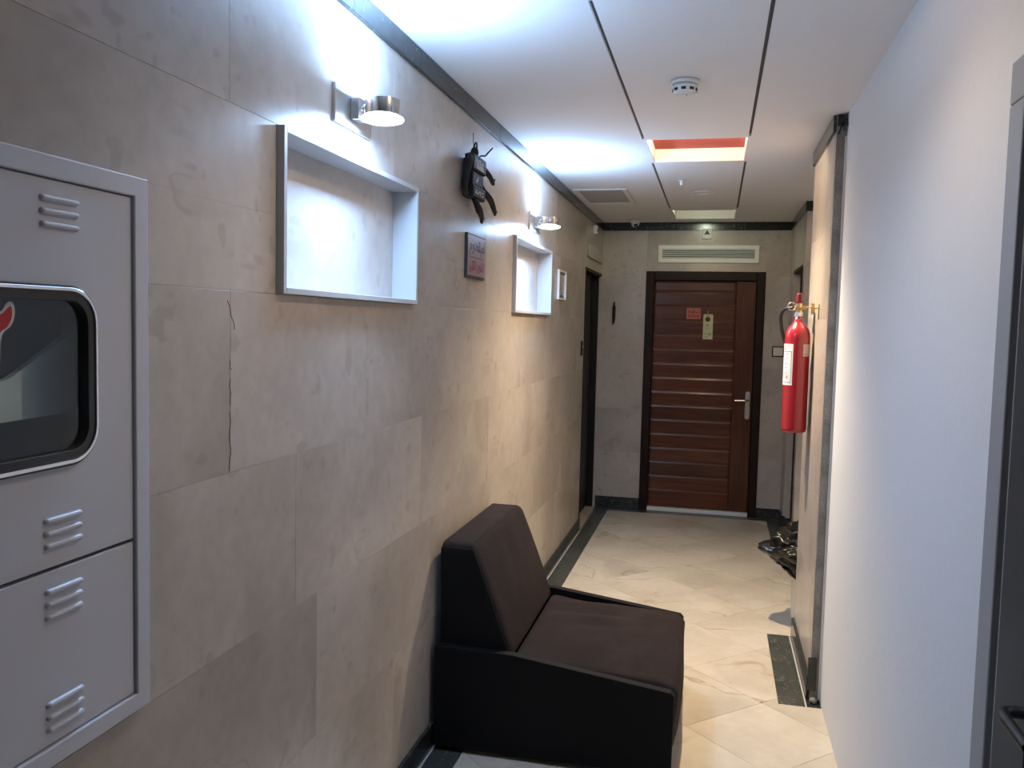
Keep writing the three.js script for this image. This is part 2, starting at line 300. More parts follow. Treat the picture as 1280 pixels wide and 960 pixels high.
// ---------------------------------------------------------------- far wall with its door
const FX0 = -0.606, FX1 = 0.388, FY1 = 2.085;
{
  const w = struct('wall_far');
  for (const q of minus([-1.25, 1.75, -0.1, H], [[FX0, FX1, -0.2, FY1]])) mesh('wall_core', box(q[0], q[1], q[2], q[3], ZF - 0.2, ZF - 0.0012, 0), M.grout, w);
  mesh('wall_core', box(-1.25, 1.75, -0.1, H, ZF - 0.24, ZF - 0.2, 0), M.core, w);
  tileRows(w, 'far', ZF, rows, -1.1, FX0, [-1.1], [], 0.93);
  tileRows(w, 'far', ZF, rows, FX1, XR + 0.02, [FX1], [], 0.93);
  tileRows(w, 'far', ZF, [[FY1, HC]], FX0, FX1, [-0.1], [], 0.93);
  const k = struct('baseboard_far'); stoneStrip(k, 'stone_strip', 'far', ZF + 0.012, 0.012, XL, FX0, 0, 0.098, 0.6); stoneStrip(k, 'stone_strip', 'far', ZF + 0.012, 0.012, FX1, XR, 0, 0.085, 0.6);
  const t = struct('trim_2'); stoneStrip(t, 'stone_strip', 'far', ZF + 0.012, 0.0125, XL, XR, HC, H - 0.0005, 0.65, -0.45);
}
const DZ = ZF - 0.03;                                  // front of the door leaf
{
  const d = struct('door_1'), fz = ZF + 0.012;
  for (const [a, b] of [[FX0, -0.535], [0.318, FX1]]) mesh('door_jamb', [slab(rect(a, b, 0, FY1), 'far', fz, 0.1, 0.004, [0.3, 0], true)], M.darkWood, d);
  mesh('door_head', slab(rect(-0.535, 0.318, 2.008, FY1), 'far', fz, 0.1, 0.004, [0.1, 0.4]), M.darkWood, d);
  const leaf = new THREE.Group(); leaf.name = 'door_leaf'; d.add(leaf);
  mesh('leaf_board', box(-0.534, 0.317, 0.032, 2.007, DZ - 0.045, DZ - 0.006, 0.001), M.wood[1], leaf);
  mesh('stile', slab(rect(0.158, 0.3165, 0.033, 2.006), 'far', DZ, 0.02, 0.003, [0.2, 0.1], true), M.wood[1], leaf);
  const ys = [0.033]; for (let i = 0; i < 15; i++) ys.push(0.186 + i * 0.1232); ys.push(2.006);
  for (let i = 0; i + 1 < ys.length; i++) mesh('plank', slab(rect(-0.534, 0.157, ys[i] + 0.0004, ys[i + 1] - 0.0004), 'far', DZ, 0.02, 0.0036, [rnd() * 0.9, rnd() * 0.9], false, 0.015), M.wood[Math.floor(rnd() * 3.99)], leaf);
  mesh('threshold', box(-0.535, 0.318, 0, 0.03, ZF - 0.09, ZF + 0.016, 0.003), M.white, d);
  // handle: long rounded plate, lever towards the middle of the door
  const hnd = new THREE.Group(); hnd.name = 'door_handle'; d.add(hnd);
  const plate = new THREE.Shape(); plate.absellipse(0, 0.1, 0.018, 0.018, 0, Math.PI); plate.lineTo(-0.018, -0.1); plate.absellipse(0, -0.1, 0.018, 0.018, Math.PI, 2 * Math.PI); plate.closePath();
  const pg = new THREE.ExtrudeGeometry(plate, { depth: 0.006, bevelEnabled: true, bevelSize: 0.002, bevelThickness: 0.003, bevelSegments: 2 }); pg.translate(0.283, 0.955, DZ + 0.002);
  mesh('plate', pg, M.satin, hnd);
  mesh('lever', [taperTube([[0.283, 1.0, DZ + 0.008], [0.283, 1.0, DZ + 0.045], [0.272, 1.0, DZ + 0.056], [0.23, 0.998, DZ + 0.057], [0.175, 0.996, DZ + 0.055]], [0.011, 0.01, 0.01, 0.0095, 0.008], 30, 12)], M.chrome, hnd);
  const kh = cyl(0.008, 0.008, 0.006, 20); kh.rotateX(Math.PI / 2); mesh('lock_cylinder', moved(kh, 0.283, 0.9, DZ + 0.014), M.satin, hnd);
}
// ---------------------------------------------------------------- left doorway, door set back in it
{
  const d = struct('door_2'), x = XL - 0.075;
  mesh('door_jamb', box(XL - 0.1, XL + 0.004, 0, 2.055, -DOOR_L - 0.028, -DOOR_L, 0.003), M.darkWood, d);
  mesh('door_head', box(XL - 0.1, XL + 0.001, 2.03, 2.055, ZF + 0.001, -DOOR_L - 0.028, 0.002), M.navy, d);
  mesh('door_leaf', box(x - 0.04, x, 0.008, 2.03, ZF + 0.03, -DOOR_L - 0.03, 0.002), M.navy, d);
  mesh('door_panel', [slab(rect(DOOR_L + 0.12, -ZF - 0.12, 0.15, 0.95), 'left', x + 0.008, 0.008, 0.006), slab(rect(DOOR_L + 0.12, -ZF - 0.12, 1.1, 1.9), 'left', x + 0.008, 0.008, 0.006)], M.navy, d);
  mesh('door_jamb', box(XL - 0.1, XL - 0.02, 0, 2.03, ZF + 0.001, ZF + 0.03, 0.003), M.navy, d);
}
// ---------------------------------------------------------------- right side: cream stone wall, white wall, alcove, far right wall
{
  const w = struct('wall_right');
  mesh('wall_core', box(XC + 0.0012, XC + 0.16, -0.1, H, ZC1 + 0.0012, ZC0, 0), M.grout, w);
  tileRows(w, 'right', -XC, rows, ZC1, ZC0, [ZC1], [], 0.93);
  mesh('mortar_edge', box(XC + 0.0005, XW + 0.03, 0, H - 0.0, ZC0, ZC0 + 0.012, 0.003), M.mortar, w);
  mesh('plaster_fillet', box(XW - 0.008, XW + 0.02, 0.005, H - 0.09, ZC0 + 0.01, ZC0 + 0.022, 0.004), M.plaster, w);
  tileRows(w, 'rear', -ZC1, rows, -1.62, -XC - 0.018, [-1.62], [], 0.6);
  mesh('wall_core', box(XC + 0.15, 1.75, -0.1, H, ZC1 + 0.018, ZC1 + 0.16, 0), M.grout, w);
  const k = struct('baseboard_right'); stoneStrip(k, 'stone_strip', 'right', -XC + 0.014, 0.014, ZC1, ZC0, 0, 0.1, 0.9);
  mesh('stone_strip', box(XC - 0.012, XW - 0.018, 0.045, 0.19, ZC0 + 0.012, ZC0 + 0.022, 0.002), M.blackStone[0], k);
  const t = struct('trim_3'); stoneStrip(t, 'stone_strip', 'right', -XC + 0.012, 0.0125, ZC1, ZC0, HC, H - 0.0005, 0.9);
}
{
  const w = struct('wall_white');
  for (const q of minus([ZC0 + 0.012, ZR + 0.1, -0.1, H], [[-1.62, -0.72, -0.2, 2.06]])) mesh('wall_section', box(XW, XW + 0.16, q[2], q[3], q[0], q[1], 0), M.paint, w);
  mesh('wall_backing', box(XW + 0.16, XW + 0.2, -0.1, H, ZC0, ZR + 0.1, 0), M.core, w);
  const d = struct('door_3');
  mesh('door_frame', [box(XW - 0.012, XW + 0.1, 0, 2.0, -1.7, -1.625, 0.004), box(XW - 0.012, XW + 0.1, 0, 2.0, -0.715, -0.64, 0.004), box(XW - 0.012, XW + 0.1, 2.0, 2.075, -1.7, -0.64, 0.004)], M.greyPaint, d);
  mesh('door_leaf', box(XW + 0.05, XW + 0.09, 0.006, 1.999, -1.624, -0.716, 0.002), M.darkDoor, d);
  const h = new THREE.Group(); h.name = 'door_handle'; d.add(h);
  mesh('plate', box(XW + 0.042, XW + 0.05, 0.88, 1.1, -1.585, -1.545, 0.003), M.chrome, h);
  mesh('lever', taperTube([[XW + 0.046, 0.97, -1.565], [XW + 0.005, 0.97, -1.565], [XW - 0.006, 0.97, -1.552], [XW - 0.007, 0.968, -1.5], [XW - 0.005, 0.966, -1.44]], [0.01, 0.01, 0.01, 0.01, 0.009], 24, 12), M.rubber, h);
}
{
  const w = struct('wall_alcove');
  mesh('wall_core', box(1.64, 1.75, -0.1, H, ZA - 0.1, ZC1 + 0.1, 0), M.grout, w);
  tileRows(w, 'right', -1.62, rows, ZA, ZC1, [ZA], [], 0.8);
  mesh('wall_core', box(XR + 0.018, 1.75, -0.1, H, ZA - 0.12, ZA - 0.018, 0), M.grout, w);
  tileRows(w, 'far', ZA, rows, XR, 1.62, [XR], [], 0.6);
  const t = struct('trim_4'); stoneStrip(t, 'stone_strip', 'far', ZA + 0.012, 0.0125, XR - 0.012, 1.62, HC, H - 0.0005, 0.6);
  const v = struct('wall_far_right');
  const z0 = -7.29, z1 = -6.5;
  for (const q of minus([ZF, ZA, -0.1, H], [[z0, z1, -0.2, 2.075]])) mesh('wall_core', box(XR + 0.018, XR + 0.2, q[2], q[3], q[0], q[1] === ZA ? ZA - 0.018 : q[1], 0), M.grout, v);
  tileRows(v, 'right', -XR, rows, ZF, ZA, [ZF], [[z0, z1, -0.2, 2.075]], 0.93);
  mesh('tile', slab(rect(XR, XR + 0.075, 0.09, 2.07), 'far', z0 + 0.006, 0.006, 0.0005), M.wallTiles[4], v);
  const b = struct('baseboard_far_right'); stoneStrip(b, 'stone_strip', 'right', -XR + 0.012, 0.012, ZF, z0, 0, 0.085, 0.6); mesh('stone_strip', slab(rect(XR - 0.012, XR + 0.075, 0, 0.075), 'far', z0 + 0.018, 0.012, 0.001), M.blackStone[0], b);
  const t2 = struct('trim_5'); stoneStrip(t2, 'stone_strip', 'right', -XR + 0.012, 0.0125, ZF, ZA + 0.012, HC, H - 0.0005, 0.6);
  const d = struct('door_4');
  mesh('door_leaf', box(XR + 0.08, XR + 0.12, 0.005, 2.05, z0, z1, 0.002), M.navy, d);
  mesh('door_head', box(XR + 0.001, XR + 0.12, 2.05, 2.075, z0, z1, 0.002), M.darkWood, d);
  mesh('door_jamb', box(XR - 0.004, XR + 0.12, 0, 2.05, z1 - 0.03, z1, 0.002), M.darkWood, d);
  mesh('door_jamb', box(XR + 0.055, XR + 0.08, 0, 2.05, z0 + 0.006, z0 + 0.05, 0.002), M.darkWood, d);
}
{ const w = struct('wall_rear'); mesh('wall_section', box(-1.25, 1.75, -0.1, H, ZR, ZR + 0.12, 0), M.paint, w); }
// ---------------------------------------------------------------- sofa chair against the left wall
{
  const t = thing('sofa_chair', 'low brown armless sofa chair with black side panels standing against the marble wall', 'chair', [-0.54, 0, -3.445]);
  const P = (x) => x + 0.54, side = (zc, name) => {
    const s = new THREE.Shape([[-0.972, 0.024], [-0.972, 0.392], [-0.965, 0.4], [-0.68, 0.394], [-0.108, 0.322], [-0.096, 0.31], [-0.1, 0.024]].map(([x, y]) => new THREE.Vector2(P(x), y)));
    const g = new THREE.ExtrudeGeometry(s, { depth: 0.03, bevelEnabled: true, bevelSize: 0.004, bevelThickness: 0.004, bevelSegments: 2 }); g.translate(0, 0, zc - 0.015); mesh(name, metreUV(g), M.leather, t);
  };
  side(0.436, 'side_panel'); side(-0.412, 'side_panel');
  mesh('back_panel', box(P(-0.976), P(-0.955), 0.024, 0.40, -0.395, 0.395, 0.004), M.leather, t);
  const seat = roundedGrid(0.615, 0.31, 0.812, 0.032, 40, 14, 50, (v) => {
    const tx = (v.x + 0.3075) / 0.615, top = sstep(0.02, 0.15, v.y);
    const wr = 0.011 * Math.sin(34 * v.z + 6 * v.x) * sstep(0.32, 0.05, Math.abs(v.z + 0.22)) * sstep(0.24, 0, Math.abs(v.x + 0.1)) * top + 0.004 * (fbm(v.x + 1, v.z + 1, 7, 7, 3, 33) - 0.5) * 2;
    v.y += top * (-0.035 * tx + 0.012 * Math.cos(v.z * 3.7) * Math.sin(Math.PI * tx) + wr) - 0.05 * top * sstep(0.88, 1, tx) * 0.25;
    if (v.x > 0.2) v.x += 0.012 * Math.sin(7 * v.z + 1) * sstep(0.16, -0.05, v.y) - 0.012 * sstep(0.05, -0.15, v.y);
  });
  seat.translate(P(-0.3875), 0.218, 0.011); mesh('seat_cushion', seat, M.suede, t);
  const bend = (v) => { const k = (v.y + 0.215) / 0.43; v.x = -0.972 + (v.x + 0.145) * (1 - 0.56 * Math.pow(Math.max(0, k), 1.1)) + 0.54; if (v.x > 0) v.x += 0; v.y += 0.57; };
  const round = (v, d) => { const R = v.z < 0 ? 0.085 : 0.035, ey = v.y - (0.215 - R), ez = Math.abs(v.z) - (d / 2 - R), e = Math.hypot(ey, ez); if (ey > 0 && ez > 0 && e > R) { v.y = 0.215 - R + ey * R / e; v.z = Math.sign(v.z) * (d / 2 - R + ez * R / e); } };
  const back = roundedGrid(0.29, 0.43, 0.81, 0.034, 14, 34, 56, (v) => { round(v, 0.81); const f = sstep(-0.02, 0.12, v.x); v.x += f * 0.014 * Math.sin(Math.PI * (v.y + 0.215) / 0.43) * Math.cos(v.z * 3.2) + f * 0.006 * (fbm(v.y + 2, v.z + 2, 6, 6, 3, 77) - 0.5); bend(v); });
  back.translate(0, 0, 0.012); const bk = mesh('backrest', back, M.suede, t);
  for (const s of [1]) { const g = roundedGrid(0.27, 0.40, 0.012, 0.005, 10, 16, 2, bend); g.translate(0, -0.004, s * 0.4145); mesh('side_cover', g, M.leather, bk); }
  for (const [x, z] of [[-0.9, 0.36], [-0.9, -0.36], [-0.16, 0.36], [-0.16, -0.36]]) mesh('foot', moved(cyl(0.02, 0.017, 0.026, 20), P(x), 0.013, z), M.satin, t);
  mesh('base_frame', box(P(-0.95), P(-0.14), 0.026, 0.062, -0.39, 0.39, 0.003), M.leather, t);
}
// ---------------------------------------------------------------- recessed shelves (niches)
NICHES.forEach(([a, b], i) => {
  const t = thing('wall_niche', i ? 'shallow stone-framed wall niche between the pink sign and the small framed notice' : 'large shallow stone-framed wall niche near the grey steel cabinet', 'niche', [XL, 1.85, -(a + b) / 2]);
  const w = (b - a) / 2 - 0.001, h = 0.192, k = 0.015, x0 = -0.066, x1 = 0.02;
  mesh('side_rail', box(x0, x1, -h, h, w - k, w, 0.0015), M.stoneFrame, t); mesh('side_rail', box(x0, x1, -h, h, -w, -w + k, 0.0015), M.stoneFrame, t);
  mesh('top_rail', box(x0, x1, h - k, h, -w + k, w - k, 0.0015), M.stoneFrame, t); mesh('bottom_rail', box(x0, x1, -h, -h + k, -w + k, w - k, 0.0015), M.stoneFrame, t);
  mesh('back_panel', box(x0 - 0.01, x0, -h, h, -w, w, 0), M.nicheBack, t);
});
// ---------------------------------------------------------------- wall lights, shining up and down
const lensMat = mat([0.9, 0.95, 1], 0.4, { emissive: new THREE.Color().setRGB(0.8, 0.93, 1), emissiveIntensity: 5 });
function sconce(y, z, label) {
  const t = thing('wall_light', label, 'lamp', [XL, y, z], undefined), cx = 0.092;
  mesh('backplate', box(0, 0.01, -0.055, 0.045, -0.12, 0.12, 0.002), M.satin, t);
  mesh('mounting_block', box(0.01, 0.034, -0.03, 0.03, -0.024, 0.024, 0.003), M.satin, t);
  const arm = cyl(0.006, 0.006, 0.03, 16); arm.rotateZ(Math.PI / 2); const col = new THREE.TorusGeometry(0.009, 0.0045, 10, 20).toNonIndexed(); col.rotateY(Math.PI / 2);
  mesh('arm', [moved(arm, 0.044, 0.003, 0), moved(col, 0.043, 0.003, 0)], M.satin, t);
  mesh('shade_ring', moved(lathe([[0.044, -0.016], [0.047, -0.016], [0.047, 0.024], [0.044, 0.024], [0.044, -0.016]], 48), cx, 0, 0), M.chrome, t);
  mesh('glass_lens', moved(lathe([[0.0001, -0.036], [0.04, -0.036], [0.056, -0.031], [0.059, -0.026], [0.056, -0.022], [0.043, -0.017], [0.0001, -0.017]], 48), cx, 0, 0), lensMat, t);
  mesh('glass_lens', moved(lathe([[0.0001, 0.016], [0.043, 0.016], [0.043, 0.02], [0.0001, 0.021]], 48), cx, 0, 0), lensMat, t);
  for (let k = 0; k < 3; k++) { const a = k * 2.094 + 0.6; mesh('pin', moved(cyl(0.002, 0.002, 0.026, 10), cx + 0.0515 * Math.cos(a), -0.012, 0.0515 * Math.sin(a)), M.chrome, t); }
  for (const [up, nits, yy, s] of [[1, SCONCE_UP, 0.027, 0.078], [-1, SCONCE_DOWN, -0.039, 0.1]]) { const l = new THREE.RectAreaLight(COOL, nits, s, s); l.position.set(cx, yy, 0); l.rotation.x = up * Math.PI / 2; t.add(l); }
  return t;
}
sconce(2.172, -2.235, 'chrome wall light with glowing glass disc just above the large niche');
sconce(2.158, -4.655, 'chrome wall light with glowing glass disc above the niche next to the small framed notice');
// ---------------------------------------------------------------- bulbs hidden in the ceiling recesses
OPENINGS.forEach(([a, b], i) => {
  const label = ['small warm bulb inside the ceiling recess nearest the camera, at the top edge', 'small warm bulb inside the red-topped ceiling recess between the two wall lights', 'small dim bulb inside the last ceiling recess in front of the end door'][i];
  const t = thing('ceiling_bulb', label, 'bulb', [-0.13, H + 0.068, b - 0.042]);
  mesh('holder', moved(cyl(0.016, 0.013, 0.018, 20), 0, -0.009, 0), M.white, t);
  const g = new THREE.SphereGeometry(0.02, 20, 14), tint = i === 2 ? GREENISH : WARM; g.translate(0, -0.036, 0);
  mesh('bulb', g, mat([1, 0.9, 0.7], 0.4, { emissive: tint.clone(), emissiveIntensity: i === 2 ? 2 : 6 }), t);
  const l = new THREE.PointLight(tint, [0.3 * BULB_NEAR, 0.09 * BULB_FAR, BULB_END][i], 0, 2); l.position.set(0, -0.036, 0); l.castShadow = true; l.shadow.radius = 0.9; t.add(l);
  if (i === 2) return;
  const sp = new THREE.SpotLight(tint, i ? BULB_FAR : BULB_NEAR, 0, (i ? 59 : 72) * Math.PI / 180, i ? 1 : 0.4, 2); sp.position.set(0, -0.058, 0); sp.target.position.set(0, -1, 0); sp.castShadow = true; sp.shadow.radius = 1; t.add(sp, sp.target);
});
{ // lamp in the alcove, out of view, that lights the far end
  const t = thing('alcove_lamp', 'round ceiling lamp in the side alcove behind the stone corner', 'lamp', [1.15, H, -5.5]);
  mesh('rim', moved(lathe([[0.0001, 0], [0.1, 0], [0.1, -0.02], [0.085, -0.024], [0.085, -0.014], [0.0001, -0.014]], 36), 0, 0, 0), M.white, t);
  const g = cyl(0.083, 0.083, 0.006, 36); mesh('diffuser', moved(g, 0, -0.018, 0), mat([0.95, 0.97, 0.85], 0.5, { emissive: new THREE.Color().setRGB(0.9, 1, 0.75), emissiveIntensity: 2 }), t);
  const l = new THREE.RectAreaLight(new THREE.Color().setRGB(0.9, 1.0, 0.72), ALCOVE * 10, 0.14, 0.14); l.position.set(0, -0.026, 0); l.rotation.x = -Math.PI / 2; t.add(l);
}
// ---------------------------------------------------------------- grey steel fire hose cabinet
{
  const t = thing('fire_cabinet', 'grey steel cabinet with louvre vents and rounded black-edged window set in the wall', 'cabinet', [XL, 0.9, -0.97]);
  const Y = (y) => y - 0.9, Zc = (z) => z + 0.97, z0 = Zc(-1.335), z1 = Zc(-0.605);
  mesh('inner_box', [box(-0.16, -0.15, 0.002, 0.934, z0 + 0.002, z1 - 0.002, 0), box(-0.15, -0.01, 0.002, 0.012, z0 + 0.002, z1 - 0.002, 0), box(-0.15, -0.01, 0.924, 0.934, z0 + 0.002, z1 - 0.002, 0), box(-0.15, -0.01, 0.012, 0.924, z0 + 0.002, z0 + 0.012, 0), box(-0.15, -0.01, 0.012, 0.924, z1 - 0.012, z1 - 0.002, 0)], mat([0.42, 0.5, 0.53], 0.7), t);
  const louvres = (parent, yc, zs) => zs.forEach((zc) => { for (let k = -1; k <= 1; k++) { const g = new THREE.CapsuleGeometry(0.0075, 0.066, 6, 14).toNonIndexed(); g.rotateX(Math.PI / 2); g.scale(0.9, 0.72, 1); mesh('louvre', moved(g, 0.0155, yc + k * 0.0195, zc), M.steel, parent); } });
  const dz0 = z0 + 0.038, dz1 = z1 - 0.038, wc = Zc(-0.97), ww = 0.23, wy0 = Y(1.376), wy1 = Y(1.632);
  const rr = (cx, cy, hw, hh, r) => { const s = new THREE.Shape(); s.moveTo(cx - hw + r, cy - hh); s.lineTo(cx + hw - r, cy - hh); s.absarc(cx + hw - r, cy - hh + r, r, -Math.PI / 2, 0); s.lineTo(cx + hw, cy + hh - r); s.absarc(cx + hw - r, cy + hh - r, r, 0, Math.PI / 2); s.lineTo(cx - hw + r, cy + hh); s.absarc(cx - hw + r, cy + hh - r, r, Math.PI / 2, Math.PI); s.lineTo(cx - hw, cy - hh + r); s.absarc(cx - hw + r, cy - hh + r, r, Math.PI, 1.5 * Math.PI); return s; };
  const onto = (g, d) => { g.rotateY(Math.PI / 2); g.translate(d, 0, 0); return metreUV(g); };      // shape x becomes -z
  const cz = -wc, cy = (wy0 + wy1) / 2, hh = (wy1 - wy0) / 2 + 0.006;
  const fs = new THREE.Shape([[-z1, 0], [-z0, 0], [-z0, 0.936], [-z1, 0.936]].map((p) => new THREE.Vector2(...p))); fs.holes.push(new THREE.Path([[-z1 + 0.036, 0.032], [-z1 + 0.036, 0.902], [-z0 - 0.036, 0.902], [-z0 - 0.036, 0.032]].map((p) => new THREE.Vector2(...p))));
  mesh('frame', onto(new THREE.ExtrudeGeometry(fs, { depth: 0.029, bevelEnabled: true, bevelSize: 0.0025, bevelThickness: 0.003, bevelSegments: 2, bevelOffset: -0.0025 }), -0.01), M.steel, t);
  const up = new THREE.Group(); up.name = 'upper_door'; t.add(up);
  const ds = new THREE.Shape([[-dz1, Y(1.2125)], [-dz0, Y(1.2125)], [-dz0, Y(1.7995)], [-dz1, Y(1.7995)]].map((p) => new THREE.Vector2(...p))); ds.holes.push(new THREE.Path(rr(cz, cy, ww, hh, 0.055).getPoints(8)));
  mesh('door_sheet', onto(new THREE.ExtrudeGeometry(ds, { depth: 0.014, bevelEnabled: true, bevelSize: 0.001, bevelThickness: 0.001, bevelSegments: 1 }), 0.001), M.steel, up);
  const ring = (o, i, d0, d1, m, name) => { const s = rr(cz, cy, ww + o, hh + o, 0.055 + o); s.holes.push(new THREE.Path(rr(cz, cy, ww + i, hh + i, Math.max(0.012, 0.055 + i)).getPoints(10))); mesh(name, onto(new THREE.ExtrudeGeometry(s, { depth: d1 - d0 - 0.003, bevelEnabled: true, bevelSize: 0.001, bevelThickness: 0.0015, bevelSegments: 2, curveSegments: 10 }), d0 + 0.0015), m, up); };
  ring(0.005, -0.017, 0.006, 0.0235, M.rubber, 'rubber_seal'); ring(0.0015, -0.0025, 0.021, 0.026, M.chrome, 'chrome_filler');
  mesh('window_glass', onto(new THREE.ShapeGeometry(rr(cz, cy, ww - 0.012, hh - 0.012, 0.045)), 0.013), M.glass, up);
  louvres(up, Y(1.752), [Zc(-1.131), Zc(-0.78)]); louvres(up, Y(1.265), [Zc(-1.131), Zc(-0.78)]);
  const lo = new THREE.Group(); lo.name = 'lower_door'; t.add(lo);
  mesh('door_sheet', box(0.0, 0.016, Y(0.9335), Y(1.2055), dz0, dz1, 0.0015), M.steel, lo);
  louvres(lo, Y(1.155), [Zc(-1.131), Zc(-0.78)]); louvres(lo, Y(0.978), [Zc(-1.131), Zc(-0.78)]);
  // red horn-shaped print with a white edge on the glass, and a pale folded sheet inside the box
  const sticker = (pts, d, m, name) => { const s = new THREE.Shape(); const v = pts.map(([y, z]) => new THREE.Vector2(-Zc(z), Y(y))); s.moveTo(v[0].x, v[0].y); s.splineThru(v.slice(1)); s.closePath(); mesh(name, onto(new THREE.ExtrudeGeometry(s, { depth: 0.0004, bevelEnabled: false }), d), m, up); };
  sticker([[1.598, -1.0], [1.6, -1.012], [1.603, -1.023], [1.612, -1.029], [1.616, -1.037], [1.61, -1.044], [1.596, -1.045], [1.581, -1.038], [1.571, -1.024], [1.556, -1.019], [1.524, -1.017], [1.512, -1.012], [1.508, -1.0], [1.55, -0.985]], 0.0134, mat([0.62, 0.62, 0.6], 0.6), 'sticker_edge');
  sticker([[1.593, -0.995], [1.595, -1.01], [1.598, -1.022], [1.604, -1.03], [1.608, -1.0345], [1.607, -1.039], [1.593, -1.039], [1.58, -1.031], [1.571, -1.018], [1.553, -1.0135], [1.531, -1.0115], [1.519, -1.007], [1.516, -0.998], [1.55, -0.988]], 0.0139, mat([0.48, 0.016, 0.03], 0.6), 'sticker_print');
  const q = new THREE.Shape([[-Zc(-0.8), Y(1.34)], [-Zc(-1.1), Y(1.5)], [-Zc(-1.235), Y(1.572)], [-Zc(-1.24), Y(1.437)], [-Zc(-1.1), Y(1.434)], [-Zc(-0.8), Y(1.425)]].map((p) => new THREE.Vector2(...p)));
  mesh('folded_sheet', onto(new THREE.ExtrudeGeometry(q, { depth: 0.012, bevelEnabled: false }), -0.06), mat([0.82, 0.86, 0.84], 0.6), t);
}
// ---------------------------------------------------------------- black sculpture on the left wall
{
  const t = thing('wall_sculpture', 'black figure sculpture with hooked legs and lettered body plates hung high on the wall', 'sculpture', [XL, 2.17, -3.35]);
  const Y = (y) => y - 2.17, Z = (z) => z + 3.35;
  const marks = (lines) => canvasTexture(256, 128, (x, w, h) => { x.fillStyle = '#0b0d10'; x.fillRect(0, 0, w, h); x.strokeStyle = '#e4eef5'; x.lineWidth = 9; x.lineCap = 'round'; lines.forEach(([a, b, c, d]) => { x.beginPath(); x.moveTo(a * w, b * h); x.lineTo(c * w, d * h); x.stroke(); }); });
  const body = (name, y0, y1, zA, zB, x0, x1, lines) => {
    const b = mesh(name, box(x0, x1, Y(y0), Y(y1), Z(zB), Z(zA), 0.006), M.blackMetal, t);
    if (lines) { const [g, m] = printed('left', x1 + 0.0006, -Z(zA) + 0.012, -Z(zB) - 0.012, Y(y0) + 0.008, Y(y1) - 0.008, marks(lines), 0.5); mesh('lettering', g, m, b); }
  };
  body('upper_plate', 2.196, 2.258, -3.258, -3.445, 0.02, 0.058, [[0.2, 0.9, 0.85, 0.9], [0.25, 0.72, 0.8, 0.74], [0.25, 0.2, 0.25, 0.7], [0.38, 0.2, 0.38, 0.6], [0.5, 0.15, 0.52, 0.65], [0.62, 0.3, 0.64, 0.65], [0.75, 0.25, 0.75, 0.65]]);
  body('waist_plate', 2.14, 2.196, -3.275, -3.435, 0.012, 0.05, [[0.3, 0.85, 0.48, 0.35], [0.48, 0.35, 0.5, 0.2], [0.32, 0.6, 0.45, 0.62]]);
  body('lower_plate', 2.092, 2.14, -3.262, -3.44, 0.02, 0.058, [[0.08, 0.6, 0.3, 0.75], [0.2, 0.3, 0.25, 0.7], [0.35, 0.7, 0.5, 0.3], [0.5, 0.3, 0.58, 0.75], [0.66, 0.35, 0.86, 0.35], [0.7, 0.75, 0.88, 0.72]]);
  const leg = (pts, r) => mesh('leg', taperTube(pts.map(([y, z], i) => [0.04 + 0.012 * Math.sin(i * 1.3), Y(y), Z(z)]), r, 30, 10), M.blackMetal, t);
  leg([[2.238, -3.43], [2.211, -3.525], [2.194, -3.6], [2.206, -3.66], [2.226, -3.692]], [0.012, 0.012, 0.010, 0.007, 0.004]);
  leg([[2.15, -3.43], [2.118, -3.54], [2.076, -3.64], [2.077, -3.698], [2.096, -3.745]], [0.015, 0.015, 0.012, 0.007, 0.004]);
  leg([[2.095, -3.33], [2.067, -3.34], [2.034, -3.43], [2.018, -3.485], [2.036, -3.53]], [0.01, 0.016, 0.012, 0.007, 0.004]);
  leg([[2.25, -3.27], [2.21, -3.215], [2.17, -3.2], [2.12, -3.225], [2.095, -3.28]], [0.013, 0.014, 0.014, 0.013, 0.01]);
  const head = new THREE.SphereGeometry(0.02, 18, 12); head.scale(0.8, 1.1, 1); mesh('head', moved(head.toNonIndexed(), 0.04, Y(2.272), Z(-3.33)), M.blackMetal, t);
  mesh('antenna', tube([[0.04, Y(2.265), Z(-3.3)], [0.045, Y(2.3), Z(-3.312)], [0.045, Y(2.31), Z(-3.34)], [0.042, Y(2.275), Z(-3.35)]], 0.0035, 20, 7), M.blackMetal, t);
  mesh('antenna', tube([[0.04, Y(2.262), Z(-3.38)], [0.045, Y(2.276), Z(-3.42)], [0.05, Y(2.282), Z(-3.452)], [0.055, Y(2.303), Z(-3.485)], [0.06, Y(2.327), Z(-3.526)]], 0.0035, 20, 7), M.blackMetal, t);
  mesh('wall_bracket', box(0, 0.02, Y(2.1), Y(2.25), Z(-3.39), Z(-3.31), 0.002), M.blackMetal, t);
  mesh('hanging_wire', tube([[0.03, Y(2.255), Z(-3.36)], [0.015, Y(2.31), Z(-3.4)], [0.004, Y(2.37), Z(-3.43)]], 0.0015, 12, 6), M.blackMetal, t);
}
